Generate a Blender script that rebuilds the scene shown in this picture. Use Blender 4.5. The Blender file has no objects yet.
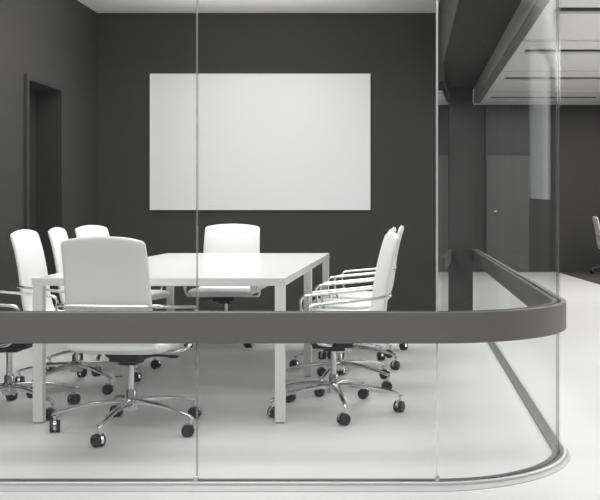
import bpy, bmesh, math, random
from mathutils import Vector, Matrix
random.seed(7)
S = bpy.context.scene
COL = S.collection
PI = math.pi
H = 1.09                                   # eye height

# ---------------------------------------------------------------- camera
cd = bpy.data.cameras.new('camera'); cam = bpy.data.objects.new('camera', cd); COL.objects.link(cam)
cam.location = (0, 0, H); cam.rotation_euler = (PI/2, 0, 0)
cd.sensor_width = 36; cd.lens = 36*980/600
cd.shift_x = -108/600; cd.shift_y = -41/600
cd.clip_start = 0.05; cd.clip_end = 100
S.camera = cam

# ---------------------------------------------------------------- world and lights
w = bpy.data.worlds.new('world'); S.world = w; w.use_nodes = True
w.node_tree.nodes['Background'].inputs[0].default_value = (0.95, 0.98, 1.0, 1)
w.node_tree.nodes['Background'].inputs[1].default_value = 0.28

def area(name, loc, sx, sy, power, rot=(0, 0, 0), col=(1, 0.99, 0.985)):
    l = bpy.data.lights.new(name, 'AREA'); l.shape = 'RECTANGLE'; l.size = sx; l.size_y = sy
    l.energy = power; l.color = col
    o = bpy.data.objects.new(name, l); COL.objects.link(o); o.location = loc; o.rotation_euler = rot
    return o
area('room_ceiling_light', (-1.5, 6.6, 3.05), 2.2, 4.4, 90)
area('room_fill_up', (-1.5, 7.2, 2.66), 1.8, 3.6, 74, rot=(PI, 0, 0))  # added fill aimed up to brighten the room ceiling
area('hall_ceiling_light', (3.4, 5.5, 2.86), 3.0, 4.0, 62)
area('hall_far_fill', (2.6, 13.2, 2.86), 3.2, 6.0, 140)  # added panel under the far ceiling, brightens the hall floor
area('hall_fill_up', (5.2, 9.5, 2.3), 1.6, 9.0, 140, rot=(PI, 0, 0))  # unseen added fill, turned upwards to lift the hall ceiling
area('front_fill', (-1.3, 2.6, 2.84), 4.6, 1.2, 98, rot=(math.radians(25), 0, 0))  # added panel tilted through the glass to light the whiteboard
area('side_fill', (6.8, 6.6, 2.0), 1.6, 4.2, 80, rot=(0, math.radians(90), 0), col=(0.97, 0.99, 1.0))  # added panel, no window: lights the chairs and streaks the curved glass

S.view_settings.view_transform = 'Standard'; S.view_settings.look = 'None'
S.view_settings.gamma = 1; S.view_settings.use_curve_mapping = False
S.view_settings.exposure = 0.0

# ---------------------------------------------------------------- materials
def mat(name, col, rough=0.5, metal=0.0, spec=0.5, noise=0.0, nscale=6.0, bump=0.0, bscale=80, coat=0.0, brough=0.0):
    m = bpy.data.materials.new(name); m.use_nodes = True
    nt = m.node_tree; b = nt.nodes['Principled BSDF']
    b.inputs['Base Color'].default_value = (*col, 1); b.inputs['Roughness'].default_value = rough
    b.inputs['Metallic'].default_value = metal; b.inputs['Specular IOR Level'].default_value = spec
    b.inputs['Coat Weight'].default_value = coat
    tc = nt.nodes.new('ShaderNodeTexCoord')
    n = nt.nodes.new('ShaderNodeTexNoise'); n.inputs['Scale'].default_value = nscale; n.inputs['Detail'].default_value = 4
    nt.links.new(tc.outputs['Object'], n.inputs['Vector'])
    if noise:
        r = nt.nodes.new('ShaderNodeMapRange')
        r.inputs['To Min'].default_value = 1-noise; r.inputs['To Max'].default_value = 1+noise
        nt.links.new(n.outputs['Fac'], r.inputs['Value'])
        mx = nt.nodes.new('ShaderNodeVectorMath'); mx.operation = 'SCALE'; mx.inputs[0].default_value = col
        nt.links.new(r.outputs['Result'], mx.inputs['Scale']); nt.links.new(mx.outputs['Vector'], b.inputs['Base Color'])
    if brough:
        r2 = nt.nodes.new('ShaderNodeMapRange')
        r2.inputs['To Min'].default_value = rough-brough; r2.inputs['To Max'].default_value = rough+brough
        nt.links.new(n.outputs['Fac'], r2.inputs['Value']); nt.links.new(r2.outputs['Result'], b.inputs['Roughness'])
    if bump:
        n2 = nt.nodes.new('ShaderNodeTexNoise'); n2.inputs['Scale'].default_value = bscale; n2.inputs['Detail'].default_value = 3
        nt.links.new(tc.outputs['Object'], n2.inputs['Vector'])
        bp = nt.nodes.new('ShaderNodeBump'); bp.inputs['Strength'].default_value = bump; bp.inputs['Distance'].default_value = 0.002
        nt.links.new(n2.outputs['Fac'], bp.inputs['Height']); nt.links.new(bp.outputs['Normal'], b.inputs['Normal'])
    return m

M = {}
M['floor'] = mat('polished_floor', (0.70, 0.70, 0.70), 0.36, spec=0.3, noise=0.05, nscale=1.2, brough=0.06)
M['wall'] = mat('charcoal_wall', (0.045, 0.044, 0.041), 0.75, spec=0.25, noise=0.06, nscale=2.5, bump=0.15)
M['wall_hall'] = mat('hall_grey_wall', (0.057, 0.056, 0.055), 0.7, spec=0.25, noise=0.05, nscale=2)
M['door'] = mat('dark_door', (0.022, 0.021, 0.020), 0.6, noise=0.05)
M['door_grey'] = mat('grey_door', (0.105, 0.104, 0.102), 0.5, noise=0.04)
M['transom'] = mat('dark_transom', (0.045, 0.045, 0.046), 0.45, noise=0.04)
M['ceiling'] = mat('white_ceiling', (0.82, 0.81, 0.79), 0.85, noise=0.02)
M['groove'] = mat('dark_groove', (0.06, 0.06, 0.06), 0.7)
M['joint'] = mat('ceiling_joint', (0.6, 0.6, 0.59), 0.7)
M['bulkhead'] = mat('bulkhead_grey', (0.046, 0.045, 0.043), 0.95, spec=0.04, noise=0.04)
M['track'] = mat('track_grey', (0.33, 0.325, 0.32), 0.45, noise=0.03)
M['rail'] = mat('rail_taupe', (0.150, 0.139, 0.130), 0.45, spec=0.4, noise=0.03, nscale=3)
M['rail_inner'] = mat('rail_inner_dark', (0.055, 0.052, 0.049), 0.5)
M['gasket'] = mat('dark_gasket', (0.10, 0.10, 0.10), 0.4)
M['baseplate'] = mat('brushed_plate', (0.66, 0.66, 0.67), 0.38, metal=0.35, noise=0.03)
M['contact_shadow'] = mat('contact_shadow_grey', (0.52, 0.52, 0.52), 0.4, noise=0.03)  # grey for the painted contact shadow beside the glass
M['board'] = mat('whiteboard_white', (0.79, 0.79, 0.80), 0.3, noise=0.01)
M['boardframe'] = mat('board_frame', (0.8, 0.8, 0.8), 0.35)
M['leather'] = mat('white_leather', (0.80, 0.80, 0.79), 0.42, spec=0.45, noise=0.015, bump=0.25, bscale=220)
M['chrome'] = mat('chrome', (0.66, 0.66, 0.66), 0.14, metal=1.0, noise=0.03, nscale=12)
M['black'] = mat('black_plastic', (0.012, 0.012, 0.013), 0.45, noise=0.1)
M['table'] = mat('white_lacquer', (0.75, 0.75, 0.75), 0.22, spec=0.5, noise=0.01)
M['tableleg'] = mat('white_metal', (0.78, 0.78, 0.77), 0.4, noise=0.01)
M['pad'] = mat('foot_pad', (0.3, 0.3, 0.3), 0.5)
M['seam'] = mat('clear_joint', (0.3, 0.3, 0.3), 0.3, noise=0.03)
M['seam'].node_tree.nodes['Principled BSDF'].inputs['Alpha'].default_value = 0.4
M['seam_metal'] = mat('polished_joint', (0.9, 0.9, 0.9), 0.15, metal=0.7, noise=0.02)
M['carpet'] = mat('charcoal_carpet', (0.055, 0.053, 0.05), 0.95, noise=0.15, nscale=60, bump=0.6)

def glass(name, fmax, f0):
    m = bpy.data.materials.new(name); m.use_nodes = True; nt = m.node_tree
    for n in list(nt.nodes): nt.nodes.remove(n)
    out = nt.nodes.new('ShaderNodeOutputMaterial'); mix = nt.nodes.new('ShaderNodeMixShader')
    tr = nt.nodes.new('ShaderNodeBsdfTransparent'); tr.inputs[0].default_value = (0.975, 0.98, 0.978, 1)
    gl = nt.nodes.new('ShaderNodeBsdfGlossy'); gl.inputs['Roughness'].default_value = 0.01; gl.inputs[0].default_value = (1, 1, 1, 1)
    g = nt.nodes.new('ShaderNodeNewGeometry')
    d = nt.nodes.new('ShaderNodeVectorMath'); d.operation = 'DOT_PRODUCT'
    nt.links.new(g.outputs['Normal'], d.inputs[0]); nt.links.new(g.outputs['Incoming'], d.inputs[1])
    def mth(op, a, b=None):
        x = nt.nodes.new('ShaderNodeMath'); x.operation = op; x.use_clamp = op in ('SUBTRACT', 'ADD')
        for i, v in enumerate((a, b)):
            if v is None: continue
            if isinstance(v, (int, float)): x.inputs[i].default_value = v
            else: nt.links.new(v, x.inputs[i])
        return x.outputs[0]
    c = mth('ABSOLUTE', d.outputs['Value']); f = mth('POWER', mth('SUBTRACT', 1.0, c), 5.0)
    f = mth('ADD', mth('MULTIPLY', f, fmax), f0)
    nt.links.new(f, mix.inputs[0]); nt.links.new(tr.outputs[0], mix.inputs[1]); nt.links.new(gl.outputs[0], mix.inputs[2])
    nt.links.new(mix.outputs[0], out.inputs[0])
    return m
M['glass'] = glass('clear_glass', 0.26, 0.015)
M['glass_ar'] = glass('antireflective_glass', 0.10, 0.015)

# ---------------------------------------------------------------- mesh helpers
def box(bm, x0, x1, y0, y1, z0, z1, bev=0.0):
    r = bmesh.ops.create_cube(bm, size=1.0)
    vs = r['verts']
    for v in vs:
        v.co = Vector((x0+(v.co.x+.5)*(x1-x0), y0+(v.co.y+.5)*(y1-y0), z0+(v.co.z+.5)*(z1-z0)))
    if bev:
        es = list({e for v in vs for e in v.link_edges})
        bmesh.ops.bevel(bm, geom=es, offset=bev, segments=2, affect='EDGES', profile=0.5)
    return bm

def ring_loft(bm, rings, caps=True):
    R = [[bm.verts.new(p) for p in r] for r in rings]
    n = len(R[0])
    for a, b in zip(R[:-1], R[1:]):
        for i in range(n):
            bm.faces.new((a[i], a[(i+1) % n], b[(i+1) % n], b[i]))
    if caps:
        bm.faces.new(list(reversed(R[0]))); bm.faces.new(R[-1])
    return bm

def tube(bm, pts, rx, rz=None, n=10, closed=False):
    """sweep an ellipse: rx sideways, rz up"""
    rz = rz or rx
    pts = [Vector(p) for p in pts]; rings = []
    prev = None
    for i, p in enumerate(pts):
        a = pts[max(i-1, 0)]; b = pts[min(i+1, len(pts)-1)]
        t = (b-a).normalized()
        if prev is None:
            up = Vector((0, 0, 1)) if abs(t.z) < 0.9 else Vector((0, 1, 0))
            side = t.cross(up).normalized()
        else:
            side = (prev - t*prev.dot(t)).normalized()
        prev = side; up = side.cross(t).normalized()
        rings.append([p + side*rx*math.cos(2*PI*k/n) + up*rz*math.sin(2*PI*k/n) for k in range(n)])
    return ring_loft(bm, rings)

def smooth_path(pts, it=2):
    """corner cutting keeps the end points"""
    pts = [Vector(p) for p in pts]
    for _ in range(it):
        q = [pts[0]]
        for a, b in zip(pts[:-1], pts[1:]):
            q += [a*.75+b*.25, a*.25+b*.75]
        q.append(pts[-1]); pts = q
    return pts

def lathe(bm, prof, n=20, c=(0, 0, 0)):
    rings = [[Vector((c[0]+r*math.cos(2*PI*k/n), c[1]+r*math.sin(2*PI*k/n), c[2]+z)) for k in range(n)] for r, z in prof]
    return ring_loft(bm, rings)

def obj(name, bm, m, parent=None, smooth=False, loc=None):
    bmesh.ops.recalc_face_normals(bm, faces=bm.faces)
    me = bpy.data.meshes.new(name); bm.to_mesh(me); bm.free()
    me.materials.append(m)
    if smooth:
        for p in me.polygons: p.use_smooth = True
        me.set_sharp_from_angle(angle=math.radians(40))
    o = bpy.data.objects.new(name, me); COL.objects.link(o)
    if parent: o.parent = parent
    if loc: o.location = loc
    return o

def B(*a, **k): return box(bmesh.new(), *a, **k)

def struct(name, bm, m, parent=None, smooth=False):
    o = obj(name, bm, m, parent, smooth)
    if not parent: o['kind'] = 'structure'
    return o

def tag(o, label, cat, group=None):
    o['label'] = label; o['category'] = cat
    if group: o['group'] = group
    return o

def thing(name, label, cat, loc=(0, 0, 0), rotz=0, group=None):
    o = bpy.data.objects.new(name, None); COL.objects.link(o); o.empty_display_size = 0.1
    o.location = loc; o.rotation_euler = (0, 0, rotz)
    return tag(o, label, cat, group)

# ---------------------------------------------------------------- glass line geometry
GY, GX, GR = 3.89, 0.68, 0.565            # front plane, side plane, corner radius
CX, CY = GX-GR, GY+GR
XL, YB = -3.17, 10.0                      # left wall, back wall
def gpath(x0=None, a0=None, a1=None, y1=None, n=28):
    """list of (point, outward normal) along the glass line: front, corner, side"""
    P = []
    if x0 is not None: P.append((Vector((x0, GY)), Vector((0, -1))))
    if a0 is not None:
        for i in range(n+1):
            a = -PI/2 + PI/2*(a0+(a1-a0)*i/n)
            d = Vector((math.cos(a), math.sin(a))); P.append((Vector((CX, CY))+d*GR, d))
    if y1 is not None: P.append((Vector((GX, y1)), Vector((1, 0))))
    return P
def sweep(bm, path, o0, o1, z0, z1, bev=0.0):
    rings = []
    for p, d in path:
        a = p+d*o0; b = p+d*o1
        if bev:
            e = bev; a2 = p+d*(o0+e); b2 = p+d*(o1-e)
            rings.append([Vector((a.x, a.y, z0+e)), Vector((a2.x, a2.y, z0)), Vector((b2.x, b2.y, z0)), Vector((b.x, b.y, z0+e)),
                          Vector((b.x, b.y, z1-e)), Vector((b2.x, b2.y, z1)), Vector((a2.x, a2.y, z1)), Vector((a.x, a.y, z1-e))])
        else:
            rings.append([Vector((a.x, a.y, z0)), Vector((b.x, b.y, z0)), Vector((b.x, b.y, z1)), Vector((a.x, a.y, z1))])
    return ring_loft(bm, rings)

# ---------------------------------------------------------------- setting
XR, YF, ZC, ZH = 7.0, 16.96, 3.09, 2.89
struct('floor', B(-3.5, XR+.2, -3, YF+.2, -0.1, 0), M['floor'])
# left wall with a door opening
D0, D1, DH = 8.13, 8.98, 2.19
bm = bmesh.new()
box(bm, XL-.3, XL, GY-.3, D0, 0, ZC); box(bm, XL-.3, XL, D1, YB+.2, 0, ZC); box(bm, XL-.3, XL, D0, D1, DH, ZC)
struct('wall_left', bm, M['wall'])
struct('wall_back', B(XL, 0.30, YB, YB+.2, 0, ZC), M['wall'])
struct('wall_column', B(0.42, 0.663, YB, YB+.2, 0, 2.325), M['wall_hall'])
struct('wall_far', B(0.0, XR+.2, YF, YF+.2, 0, ZH), M['wall_hall'])
struct('wall_right', B(XR, XR+.2, 9.0, YF, 0, ZH), M['wall_hall'])
struct('wall_hall_left', B(-0.2, 0.0, YB+.2, YF+.2, 0, ZH), M['wall_hall'])
# ceilings
struct('ceiling', B(XL-.3, 0.3, GY+.06, YB+.2, ZC, ZC+.1), M['ceiling'])
struct('ceiling_front', B(XL-.3, XR+.2, -1.0, GY-.1, ZH, ZH+.1), M['ceiling'])
SL = [8.75, 11.05, 13.4, 15.75]; SX0, SX1, SW = 1.33, 3.05, 0.20
bm = bmesh.new(); y = GY-.1
for s in SL:
    box(bm, GX, XR+.2, y, s, ZH, ZH+.1); box(bm, GX, SX0, s, s+SW, ZH, ZH+.1); box(bm, SX1, XR+.2, s, s+SW, ZH, ZH+.1); y = s+SW
box(bm, GX, XR+.2, y, YF+.2, ZH, ZH+.1); box(bm, -0.2, GX, YB+.2, YF+.2, ZH, ZH+.1)
struct('ceiling_hall', bm, M['ceiling'])
# bulkhead above the glass
bm = bmesh.new(); box(bm, 0.30, 0.673, CY, YB+.2, 2.325, ZC+.1)
struct('trim_1', bm, M['bulkhead'])
struct('trim_2', sweep(bmesh.new(), gpath(x0=XL, a0=0, a1=1), -0.03, 0.03, 2.325, ZC+.1), M['bulkhead'])
struct('trim_3', sweep(bmesh.new(), gpath(x0=XL, a0=0, a1=1, y1=YB), -0.007, 0.055, 2.18, 2.325), M['track'])
struct('trim_14', sweep(bmesh.new(), gpath(x0=XL, a0=0, a1=1, y1=YB), -0.007, 0.055, 2.170, 2.18), M['black'])
for k, y in enumerate((8.1, 10.42, 12.7, 14.95)):
    struct('trim_%d' % (4+k), B(GX+.06, XR, y, y+.06, ZH-.012, ZH), M['joint'])
# left door
f = struct('door_1', B(XL-.28, XL-.23, D0+.03, D1-.02, 0, DH-.02), M['door'])
bm = bmesh.new(); box(bm, XL-.28, XL+.004, D0, D0+.03, 0, DH); box(bm, XL-.28, XL+.004, D1-.02, D1, 0, DH)
box(bm, XL-.28, XL+.004, D0+.03, D1-.02, DH-.02, DH)
struct('door_frame', bm, M['door'], f)
struct('architrave', B(XL, XL+.03, D0-.045, D0, 0, DH+.02, bev=.003), M['wall'], f)
bm = bmesh.new(); tube(bm, smooth_path([(XL-.23, D0+.12, 1.02), (XL-.17, D0+.12, 1.02), (XL-.17, D0+.25, 1.02)]), .009)
struct('door_handle', bm, M['black'], f, True)
# far hall doors with transoms
def far_door(n, x0, x1):
    d = struct('door_%d' % n, B(x0, x1, YF-.03, YF, 0, 2.02), M['door_grey'])
    bm = bmesh.new(); box(bm, x0-.03, x0-.005, YF-.045, YF, 0, ZH); box(bm, x1+.005, x1+.03, YF-.045, YF, 0, ZH); box(bm, x0-.005, x1+.005, YF-.045, YF, 2.025, 2.05)
    struct('door_frame', bm, M['transom'], d)
    struct('transom', B(x0, x1, YF-.025, YF, 2.055, ZH-.01), M['transom'], d)
    bm = bmesh.new(); tube(bm, smooth_path([(x0+.1, YF-.03, 1.05), (x0+.1, YF-.07, 1.05), (x0+.16, YF-.07, 1.05)]), .012)
    struct('door_handle', bm, M['chrome'], d, True)
far_door(2, 1.37, 2.10); far_door(3, 0.10, 0.76)
bm = bmesh.new()
vs = [bm.verts.new(p) for p in ((2.58, YF, .006), (2.86, 12.6, .006), (XR, 12.6, .006), (XR, YF, .006))]
b2 = [bm.verts.new(v.co-Vector((0, 0, .006))) for v in vs]
bm.faces.new(vs); bm.faces.new(b2[::-1])
for i in range(4): bm.faces.new((vs[i], b2[i], b2[(i+1) % 4], vs[(i+1) % 4]))
tag(obj('carpet', bm, M['carpet']), 'charcoal carpet on the floor at the far right of the hall', 'carpet')

# ---------------------------------------------------------------- glass partition
ZG0, ZG1 = 0.012, 2.18
T = 0.006
SEAM = -0.837
struct('window_1', sweep(bmesh.new(), [(Vector((XL, GY)), Vector((0, -1))), (Vector((SEAM-.004, GY)), Vector((0, -1)))], -T, T, ZG0, ZG1), M['glass'])
struct('window_2', sweep(bmesh.new(), [(Vector((SEAM+.004, GY)), Vector((0, -1))), (Vector((CX-.005, GY)), Vector((0, -1)))], -T, T, ZG0, ZG1), M['glass'])
struct('window_3', sweep(bmesh.new(), gpath(a0=0.006, a1=1, n=48), -T, T, ZG0, ZG1), M['glass'], smooth=True)
struct('window_4', sweep(bmesh.new(), [(Vector((GX, CY+.006)), Vector((1, 0))), (Vector((GX, YB)), Vector((1, 0)))], -T, T, ZG0, ZG1), M['glass_ar'])
struct('trim_8', B(SEAM-.0035, SEAM+.0035, GY-.004, GY+.004, ZG0, ZG1), M['seam'])
bm = bmesh.new(); box(bm, CX-.004, CX+.004, GY-.009, GY+.009, ZG0, ZG1, bev=.0006)
struct('trim_9', bm, M['seam_metal'])
struct('trim_10', B(GX-.007, GX+.007, CY, CY+.005, ZG0, ZG1), M['seam'])
struct('trim_11', sweep(bmesh.new(), gpath(x0=XL, a0=0, a1=1, y1=YB, n=40), 0.02, 0.036, 0, 0.014, bev=.003), M['baseplate'], smooth=True)
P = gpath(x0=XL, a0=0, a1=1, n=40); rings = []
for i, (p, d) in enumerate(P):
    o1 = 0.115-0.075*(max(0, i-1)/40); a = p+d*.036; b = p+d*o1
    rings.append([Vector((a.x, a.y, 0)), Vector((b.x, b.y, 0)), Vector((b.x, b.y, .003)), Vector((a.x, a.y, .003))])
struct('trim_13', ring_loft(bmesh.new(), rings), M['contact_shadow'])  # contact shadow along the glass foot, laid as a darker floor strip
struct('trim_12', sweep(bmesh.new(), gpath(x0=XL, a0=0, a1=1, y1=YB, n=40), -0.03, 0.02, 0, 0.012), M['gasket'])

def clamp(x, label):
    t = thing('glass_clamp', label, 'clamp', (x, GY, 0.0), 0, None)
    bm = bmesh.new(); box(bm, -.010, .010, -.026, -.0105, .0125, .034, bev=.003); obj('clamp_body', bm, M['chrome'], t, True)
    bm = bmesh.new(); lathe(bm, [(.004, 0), (.004, .003)], 10)
    bmesh.ops.rotate(bm, verts=bm.verts, cent=(0, 0, 0), matrix=Matrix.Rotation(PI/2, 3, 'X'))
    bmesh.ops.translate(bm, verts=bm.verts, vec=(0, -.0265, .023)); obj('screw', bm, M['baseplate'], t)
clamp(SEAM, 'small polished clamp at the foot of the left glass joint')
clamp(CX, 'small polished clamp at the foot of the glass joint where the corner starts to curve')

# handrail: two bands either side of the glass
hr = thing('handrail', 'flat taupe handrail band running along the curved glass partition', 'handrail', (0, GY, 0))
inv = Matrix.Translation((0, -GY, 0))
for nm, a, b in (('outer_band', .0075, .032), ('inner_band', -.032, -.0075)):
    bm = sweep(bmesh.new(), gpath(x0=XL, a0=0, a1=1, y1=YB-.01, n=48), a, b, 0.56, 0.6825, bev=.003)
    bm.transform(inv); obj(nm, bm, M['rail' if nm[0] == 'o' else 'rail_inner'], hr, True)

# mirrored rail and beam beside the column, modelled as an added glass screen
fa, fb = Vector((0.418, 9.98)), Vector((0.285, 8.35))
dd = (fb-fa).normalized(); nn = Vector((-dd.y, dd.x))
def seg(o0, o1, z0, z1): return sweep(bmesh.new(), [(fa, nn), (fb, nn)], o0, o1, z0, z1)
gs = thing('mirrored_rail', 'mirrored bit of rail and beam beside the column, built as a short glass screen', 'mirror image', (fa.x, fa.y, 0))
ofs = Matrix.Translation((-fa.x, -fa.y, 0))
for nm, a, b, z0, z1, m in (('glass_pane', -.005, .005, .02, 2.18, 'glass_ar'), ('floor_track', -.02, .02, 0, .02, 'gasket'),
                            ('rail', .006, .03, .56, .68, 'rail_inner'), ('head_track', -.025, .025, 2.18, 2.325, 'bulkhead')):
    bm = seg(a, b, z0, z1); bm.transform(ofs); obj(nm, bm, M[m], gs)

# ---------------------------------------------------------------- ceiling slots
for i, s in enumerate(SL):
    lab = ['dark linear ceiling slot nearest the glass corner', 'second dark linear ceiling slot from the camera in the hall',
           'third dark linear ceiling slot from the camera in the hall', 'farthest dark linear ceiling slot above the hall end wall'][i]
    t = thing('ceiling_diffuser', lab, 'ceiling diffuser', (SX0, s, ZH), 0, 'linear slots in the hall ceiling')
    L = SX1-SX0
    obj('slot_housing', box(box(bmesh.new(), 0.002, L-.002, .002, SW-.002, .075, .095), .002, L-.002, .002, SW-.002, .005, .075), M['groove'], t)
    bm = bmesh.new(); box(bm, -.03, L+.03, SW, SW+.045, -.014, -.001); obj('trim_lip', bm, M['boardframe'], t)
    bm = bmesh.new()
    for k in range(3): box(bm, .01, L-.01, .04+.035*k, .046+.035*k, .0, .0045)
    obj('vane', bm, M['groove'], t)

# ---------------------------------------------------------------- whiteboard
X0, X1, Z0, Z1 = (150.5-408)/98, (370.5-408)/98, H-1/98, H+135/98
wb = thing('whiteboard', 'large blank white board on the charcoal back wall', 'whiteboard', ((X0+X1)/2, YB, Z0))
hw = (X1-X0)/2; hh = Z1-Z0
obj('board_panel', B(-hw+.012, hw-.012, -.022, -.001, .012, hh-.012), M['board'], wb)
bm = bmesh.new(); box(bm, -hw, hw, -.028, -.001, 0, .012); box(bm, -hw, hw, -.028, -.001, hh-.012, hh)
box(bm, -hw, -hw+.012, -.028, -.001, .012, hh-.012); box(bm, hw-.012, hw, -.028, -.001, .012, hh-.012)
obj('board_frame', bm, M['boardframe'], wb)

# ---------------------------------------------------------------- table
TX0, TX1, TY0, TY1 = -1.909, -0.622, 4.97, 7.78
tb = thing('conference_table', 'long white conference table with square legs in the glass room', 'table', ((TX0+TX1)/2, (TY0+TY1)/2, 0))
tw, tl = (TX1-TX0)/2, (TY1-TY0)/2
obj('tabletop', B(-tw, tw, -tl, tl, .70, .74, bev=.002), M['table'], tb)
for yy in (-tl+.027, 0, tl-.027):
    for sx in (-1, 1):
        xx = sx*(tw-.029)
        l = obj('leg', B(xx-.025, xx+.025, yy-.025, yy+.025, .008, .70, bev=.002), M['tableleg'], tb)
        obj('foot_pad', B(xx-.02, xx+.02, yy-.02, yy+.02, 0, .008), M['pad'], l)
for yy in (-tl+.45, 0, tl-.45):
    obj('crossbar', B(-tw+.19, tw-.19, yy-.02, yy+.02, .665, .699), M['tableleg'], tb)
for sx in (-1, 1):
    obj('side_beam', B(sx*(tw-.17)-.018, sx*(tw-.17)+.018, -tl+.06, tl-.06, .665, .699), M['tableleg'], tb)

# ---------------------------------------------------------------- chairs
def slab(path, widths, thick, crown, curve, nseg=22):
    """padded slab swept along a (y,z) path; superellipse section; crown lifts the middle of the last rows along the path"""
    bm = bmesh.new(); rings = []
    N = len(path)
    for i in range(N):
        a = path[max(i-1, 0)]; b = path[min(i+1, N-1)]
        t = Vector((b[0]-a[0], b[1]-a[1])).normalized(); nrm = Vector((-t.y, t.x))
        ring = []
        for k in range(nseg*2):
            th = 2*PI*k/(nseg*2); c, s = math.cos(th), math.sin(th)
            u = math.copysign(abs(c)**0.38, c); v = math.copysign(abs(s)**0.6, s)
            x = u*widths[i]/2; h = v*thick[i]/2
            cv = curve[i]*(1-u*u)
            cr = crown[i]*(1-u*u)
            ring.append(Vector((x, path[i][0]+nrm.x*(h+cv)+t.x*cr, path[i][1]+nrm.y*(h+cv)+t.y*cr)))
        rings.append(ring)
    ring_loft(bm, rings)
    return bm

def seg_path(pts, n):
    """Catmull-Rom through (y,z) points"""
    out = []
    P = [pts[0]]+pts+[pts[-1]]
    for i in range(1, len(P)-2):
        for k in range(n):
            t = k/n; q = []
            for d in (0, 1):
                p0, p1, p2, p3 = P[i-1][d], P[i][d], P[i+1][d], P[i+2][d]
                q.append(.5*((2*p1)+(-p0+p2)*t+(2*p0-5*p1+4*p2-p3)*t*t+(-p0+3*p1-3*p2+p3)*t**3))
            out.append(tuple(q))
    out.append(pts[-1]); return out

def make_caster():
    bm = bmesh.new()
    lathe(bm, [(.006, .045), (.006, .075), (.010, .075), (.010, .083)], 12)
    rings = []
    for i in range(9):                      # hood arch between the wheels
        a = math.radians(-20+25*i); r = .031
        for_c = Vector((0, -.012+r*math.cos(a)*1.0, .030+r*math.sin(a)))
        n = Vector((0, math.cos(a), math.sin(a)))
        rings.append([for_c+Vector((-.007, 0, 0)), for_c+Vector((.007, 0, 0)), for_c+Vector((.007, 0, 0))+n*.004, for_c+Vector((-.007, 0, 0))+n*.004])
    ring_loft(bm, rings)
    box(bm, -.002, .002, -.02, .006, .022, .058)
    return bm
def make_wheel(sx):
    bm = bmesh.new()
    lathe(bm, [(.010, -.0105), (.026, -.0105), (.0295, -.007), (.0295, .007), (.026, .0105), (.012, .0105), (.010, .008)], 24)
    bmesh.ops.rotate(bm, verts=bm.verts, cent=(0, 0, 0), matrix=Matrix.Rotation(PI/2, 3, 'Y'))
    bmesh.ops.translate(bm, verts=bm.verts, vec=(sx*.0135, -.012, .0297))
    return bm

RB = 0.360
def place_base(root, phase):
    """phase: world angle of one spoke in degrees"""
    ph = math.radians(phase)-root.rotation_euler.z
    k = 0
    for c in root.children:
        n = c.name.split('.')[0]
        if n == 'star_base': c.rotation_euler.z = ph
        if n == 'caster':
            a = ph+2*PI*k/5; c.location = (RB*math.cos(a), RB*math.sin(a), 0)
            c.rotation_euler.z = a + random.uniform(-1.4, 1.4); k += 1

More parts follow.
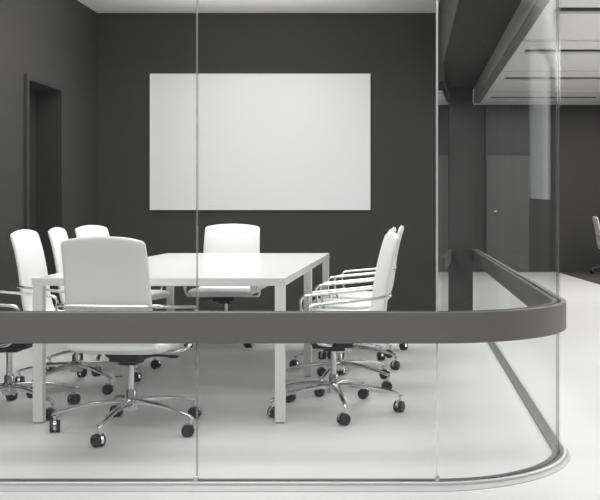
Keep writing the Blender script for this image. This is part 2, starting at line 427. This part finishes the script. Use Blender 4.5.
def make_chair():
    t = thing('swivel_chair', 'x', 'chair')
    L = M['leather']
    # backrest
    bp = seg_path([(-.205, .425), (-.235, .50), (-.252, .60), (-.268, .72), (-.292, .84), (-.316, .925)], 6)
    n = len(bp); W = []; T2 = []; CR = []; CU = []
    for i in range(n):
        v = i/(n-1)
        W.append(.438-.024*v); T2.append(.040-.008*v); CR.append(.022*max(0, (v-.6)/.4)**1.0); CU.append(-.018*math.sin(PI*min(v*1.1, 1))*0.6)
    # rounded ends
    ey, ez = bp[-1]; ty, tz = bp[-1][0]-bp[-2][0], bp[-1][1]-bp[-2][1]; l = math.hypot(ty, tz); ty /= l; tz /= l
    for d, wf, tf in ((.008, .008, .94), (.015, .020, .74), (.019, .038, .42), (.0205, .060, .1)):
        bp.append((ey+ty*d, ez+tz*d)); W.append(W[n-1]-wf); T2.append(T2[n-1]*tf); CR.append(CR[n-1]); CU.append(0)
    obj('backrest', slab(bp, W, T2, CR, CU), L, t, True)
    # seat
    sp = seg_path([(-.222, .452), (-.19, .432), (-.10, .424), (.02, .426), (.14, .432), (.215, .428), (.245, .412)], 5)
    n = len(sp); W = [.455]*n; T2 = [.062 - .006*abs(i/(n-1)-.5) for i in range(n)]
    W[0] = .43; T2[0] = .03; W[1] = .445; T2[1] = .05; W[-1] = .42; T2[-1] = .03; W[-2] = .445; T2[-2] = .05
    obj('seat', slab(sp, W, T2, [0]*n, [-.006*math.sin(PI*i/(n-1)) for i in range(n)]), L, t, True)
    # seam lines on the pads
    # arms: chrome loops joined to a rear bar
    for sx in (-1, 1):
        bm = bmesh.new()
        pts = smooth_path([(sx*.205, -.275, .638), (sx*.258, -.272, .638), (sx*.270, -.14, .622), (sx*.275, .08, .602), (sx*.275, .165, .594),
                           (sx*.270, .155, .50), (sx*.262, .12, .40), (sx*.235, .04, .382), (sx*.12, .02, .382)], 3)
        tube(bm, pts, .0095, .0085, 10)
        a = obj('armrest', bm, M['chrome'], t, True)
    bm = bmesh.new(); tube(bm, [(-.205, -.283, .638), (-.1, -.284, .638), (.1, -.284, .638), (.205, -.283, .638)], .006, .006, 8)
    obj('rear_bar', bm, M['chrome'], t, True)
    # mechanism
    bm = bmesh.new(); box(bm, -.075, .075, -.10, .12, .345, .392, bev=.010); box(bm, -.045, .045, -.06, .06, .325, .352, bev=.008)
    tm = obj('tilt_mechanism', bm, M['black'], t)
    bm = bmesh.new(); tube(bm, [(.07, .03, .365), (.15, .04, .362), (.20, .045, .358)], .006, .006, 8); box(bm, .175, .225, .03, .06, .351, .366, bev=.005)
    obj('height_lever', bm, M['black'], tm)
    bm = bmesh.new(); lathe(bm, [(.026, .10), (.026, .19), (.0235, .195), (.0235, .20), (.015, .20), (.015, .33)], 20)
    obj('gas_column', bm, M['chrome'], t, True)
    # star base
    bm = bmesh.new(); lathe(bm, [(.022, .095), (.036, .098), (.040, .11), (.038, .15), (.030, .158), (.026, .158)], 24)
    for k in range(5):
        a = 2*PI*k/5; ca, sa = math.cos(a), math.sin(a); rings = []
        for r, z, wd, h in ((.02, .138, .046, .034), (.09, .139, .036, .028), (.18, .132, .029, .022), (.27, .118, .025, .018), (.345, .100, .024, .016), (.367, .092, .022, .014), (.377, .088, .010, .008)):
            c = Vector((r*ca, r*sa, z)); sd = Vector((-sa, ca, 0)); up = Vector((0, 0, 1))
            rings.append([c+sd*(wd/2)*math.copysign(abs(math.cos(q))**.6, math.cos(q))+up*(h/2)*math.copysign(abs(math.sin(q))**.6, math.sin(q))
                          for q in [2*PI*j/12 for j in range(12)]])
        ring_loft(bm, rings)
    obj('star_base', bm, M['chrome'], t, True)
    cm = None
    for k in range(5):
        if cm is None:
            c = obj('caster', make_caster(), M['chrome'], t, True); cm = c
            wl = [obj('caster_wheel', make_wheel(s), M['black'], c, True) for s in (-1, 1)]
        else:
            c = cm.copy(); COL.objects.link(c); c.parent = t
            for x in wl:
                y = x.copy(); COL.objects.link(y); y.parent = c
    return t

def dup(root):
    r = root.copy(); COL.objects.link(r)
    for ch in list(root.children):
        c = ch.copy(); COL.objects.link(c); c.parent = r
        for g in ch.children:
            d = g.copy(); COL.objects.link(d); d.parent = c
    return r

GRP = 'white swivel chairs around the conference table'
CH = [  # x, y, facing rotation, spoke phase, label
    (-1.368, 4.846, -8, -97, 'white swivel chair at the near end of the table, its back to the camera', GRP),
    (-1.485, 7.98, 180, -125, 'white swivel chair at the far end of the table, facing the camera below the whiteboard', GRP),
    (-2.14, 5.26, -90, 39, 'white swivel chair cut off by the left edge, only arms and base showing', GRP),
    (-2.03, 6.00, -90, -40, 'white swivel chair on the left of the table, leftmost visible backrest', GRP),
    (-2.09, 6.75, -85, -8, 'white swivel chair on the left of the table, second backrest from the left', GRP),
    (-2.165, 7.55, -107, -20, 'white swivel chair at the far left of the table, turned towards the camera', GRP),
    (-0.402, 5.30, 100, -76, 'white swivel chair nearest the camera on the right side of the table', GRP),
    (-0.428, 6.05, 91, -30, 'white swivel chair on the right side of the table, second from the camera', GRP),
    (-0.42, 6.78, 90, -20, 'white swivel chair on the right side of the table, third from the camera', GRP),
    (-0.37, 7.45, 88, 24, 'white swivel chair on the right side of the table, farthest from the camera', GRP),
    (3.42, 16.25, -90, -60, 'white swivel chair on the carpet at the right edge of the picture', None),
]
proto = make_chair()
roots = [proto]+[dup(proto) for _ in CH[1:]]
for r, (x, y, rz, ph, lab, g) in zip(roots, CH):
    r.location = (x, y, 0.006 if y > 12 else 0); r.rotation_euler = (0, 0, math.radians(rz)); r['label'] = lab; r['category'] = 'chair'
    if g: r['group'] = g
    elif 'group' in r: del r['group']
    place_base(r, ph)
roots[1].scale = (1.12, 1, 1)
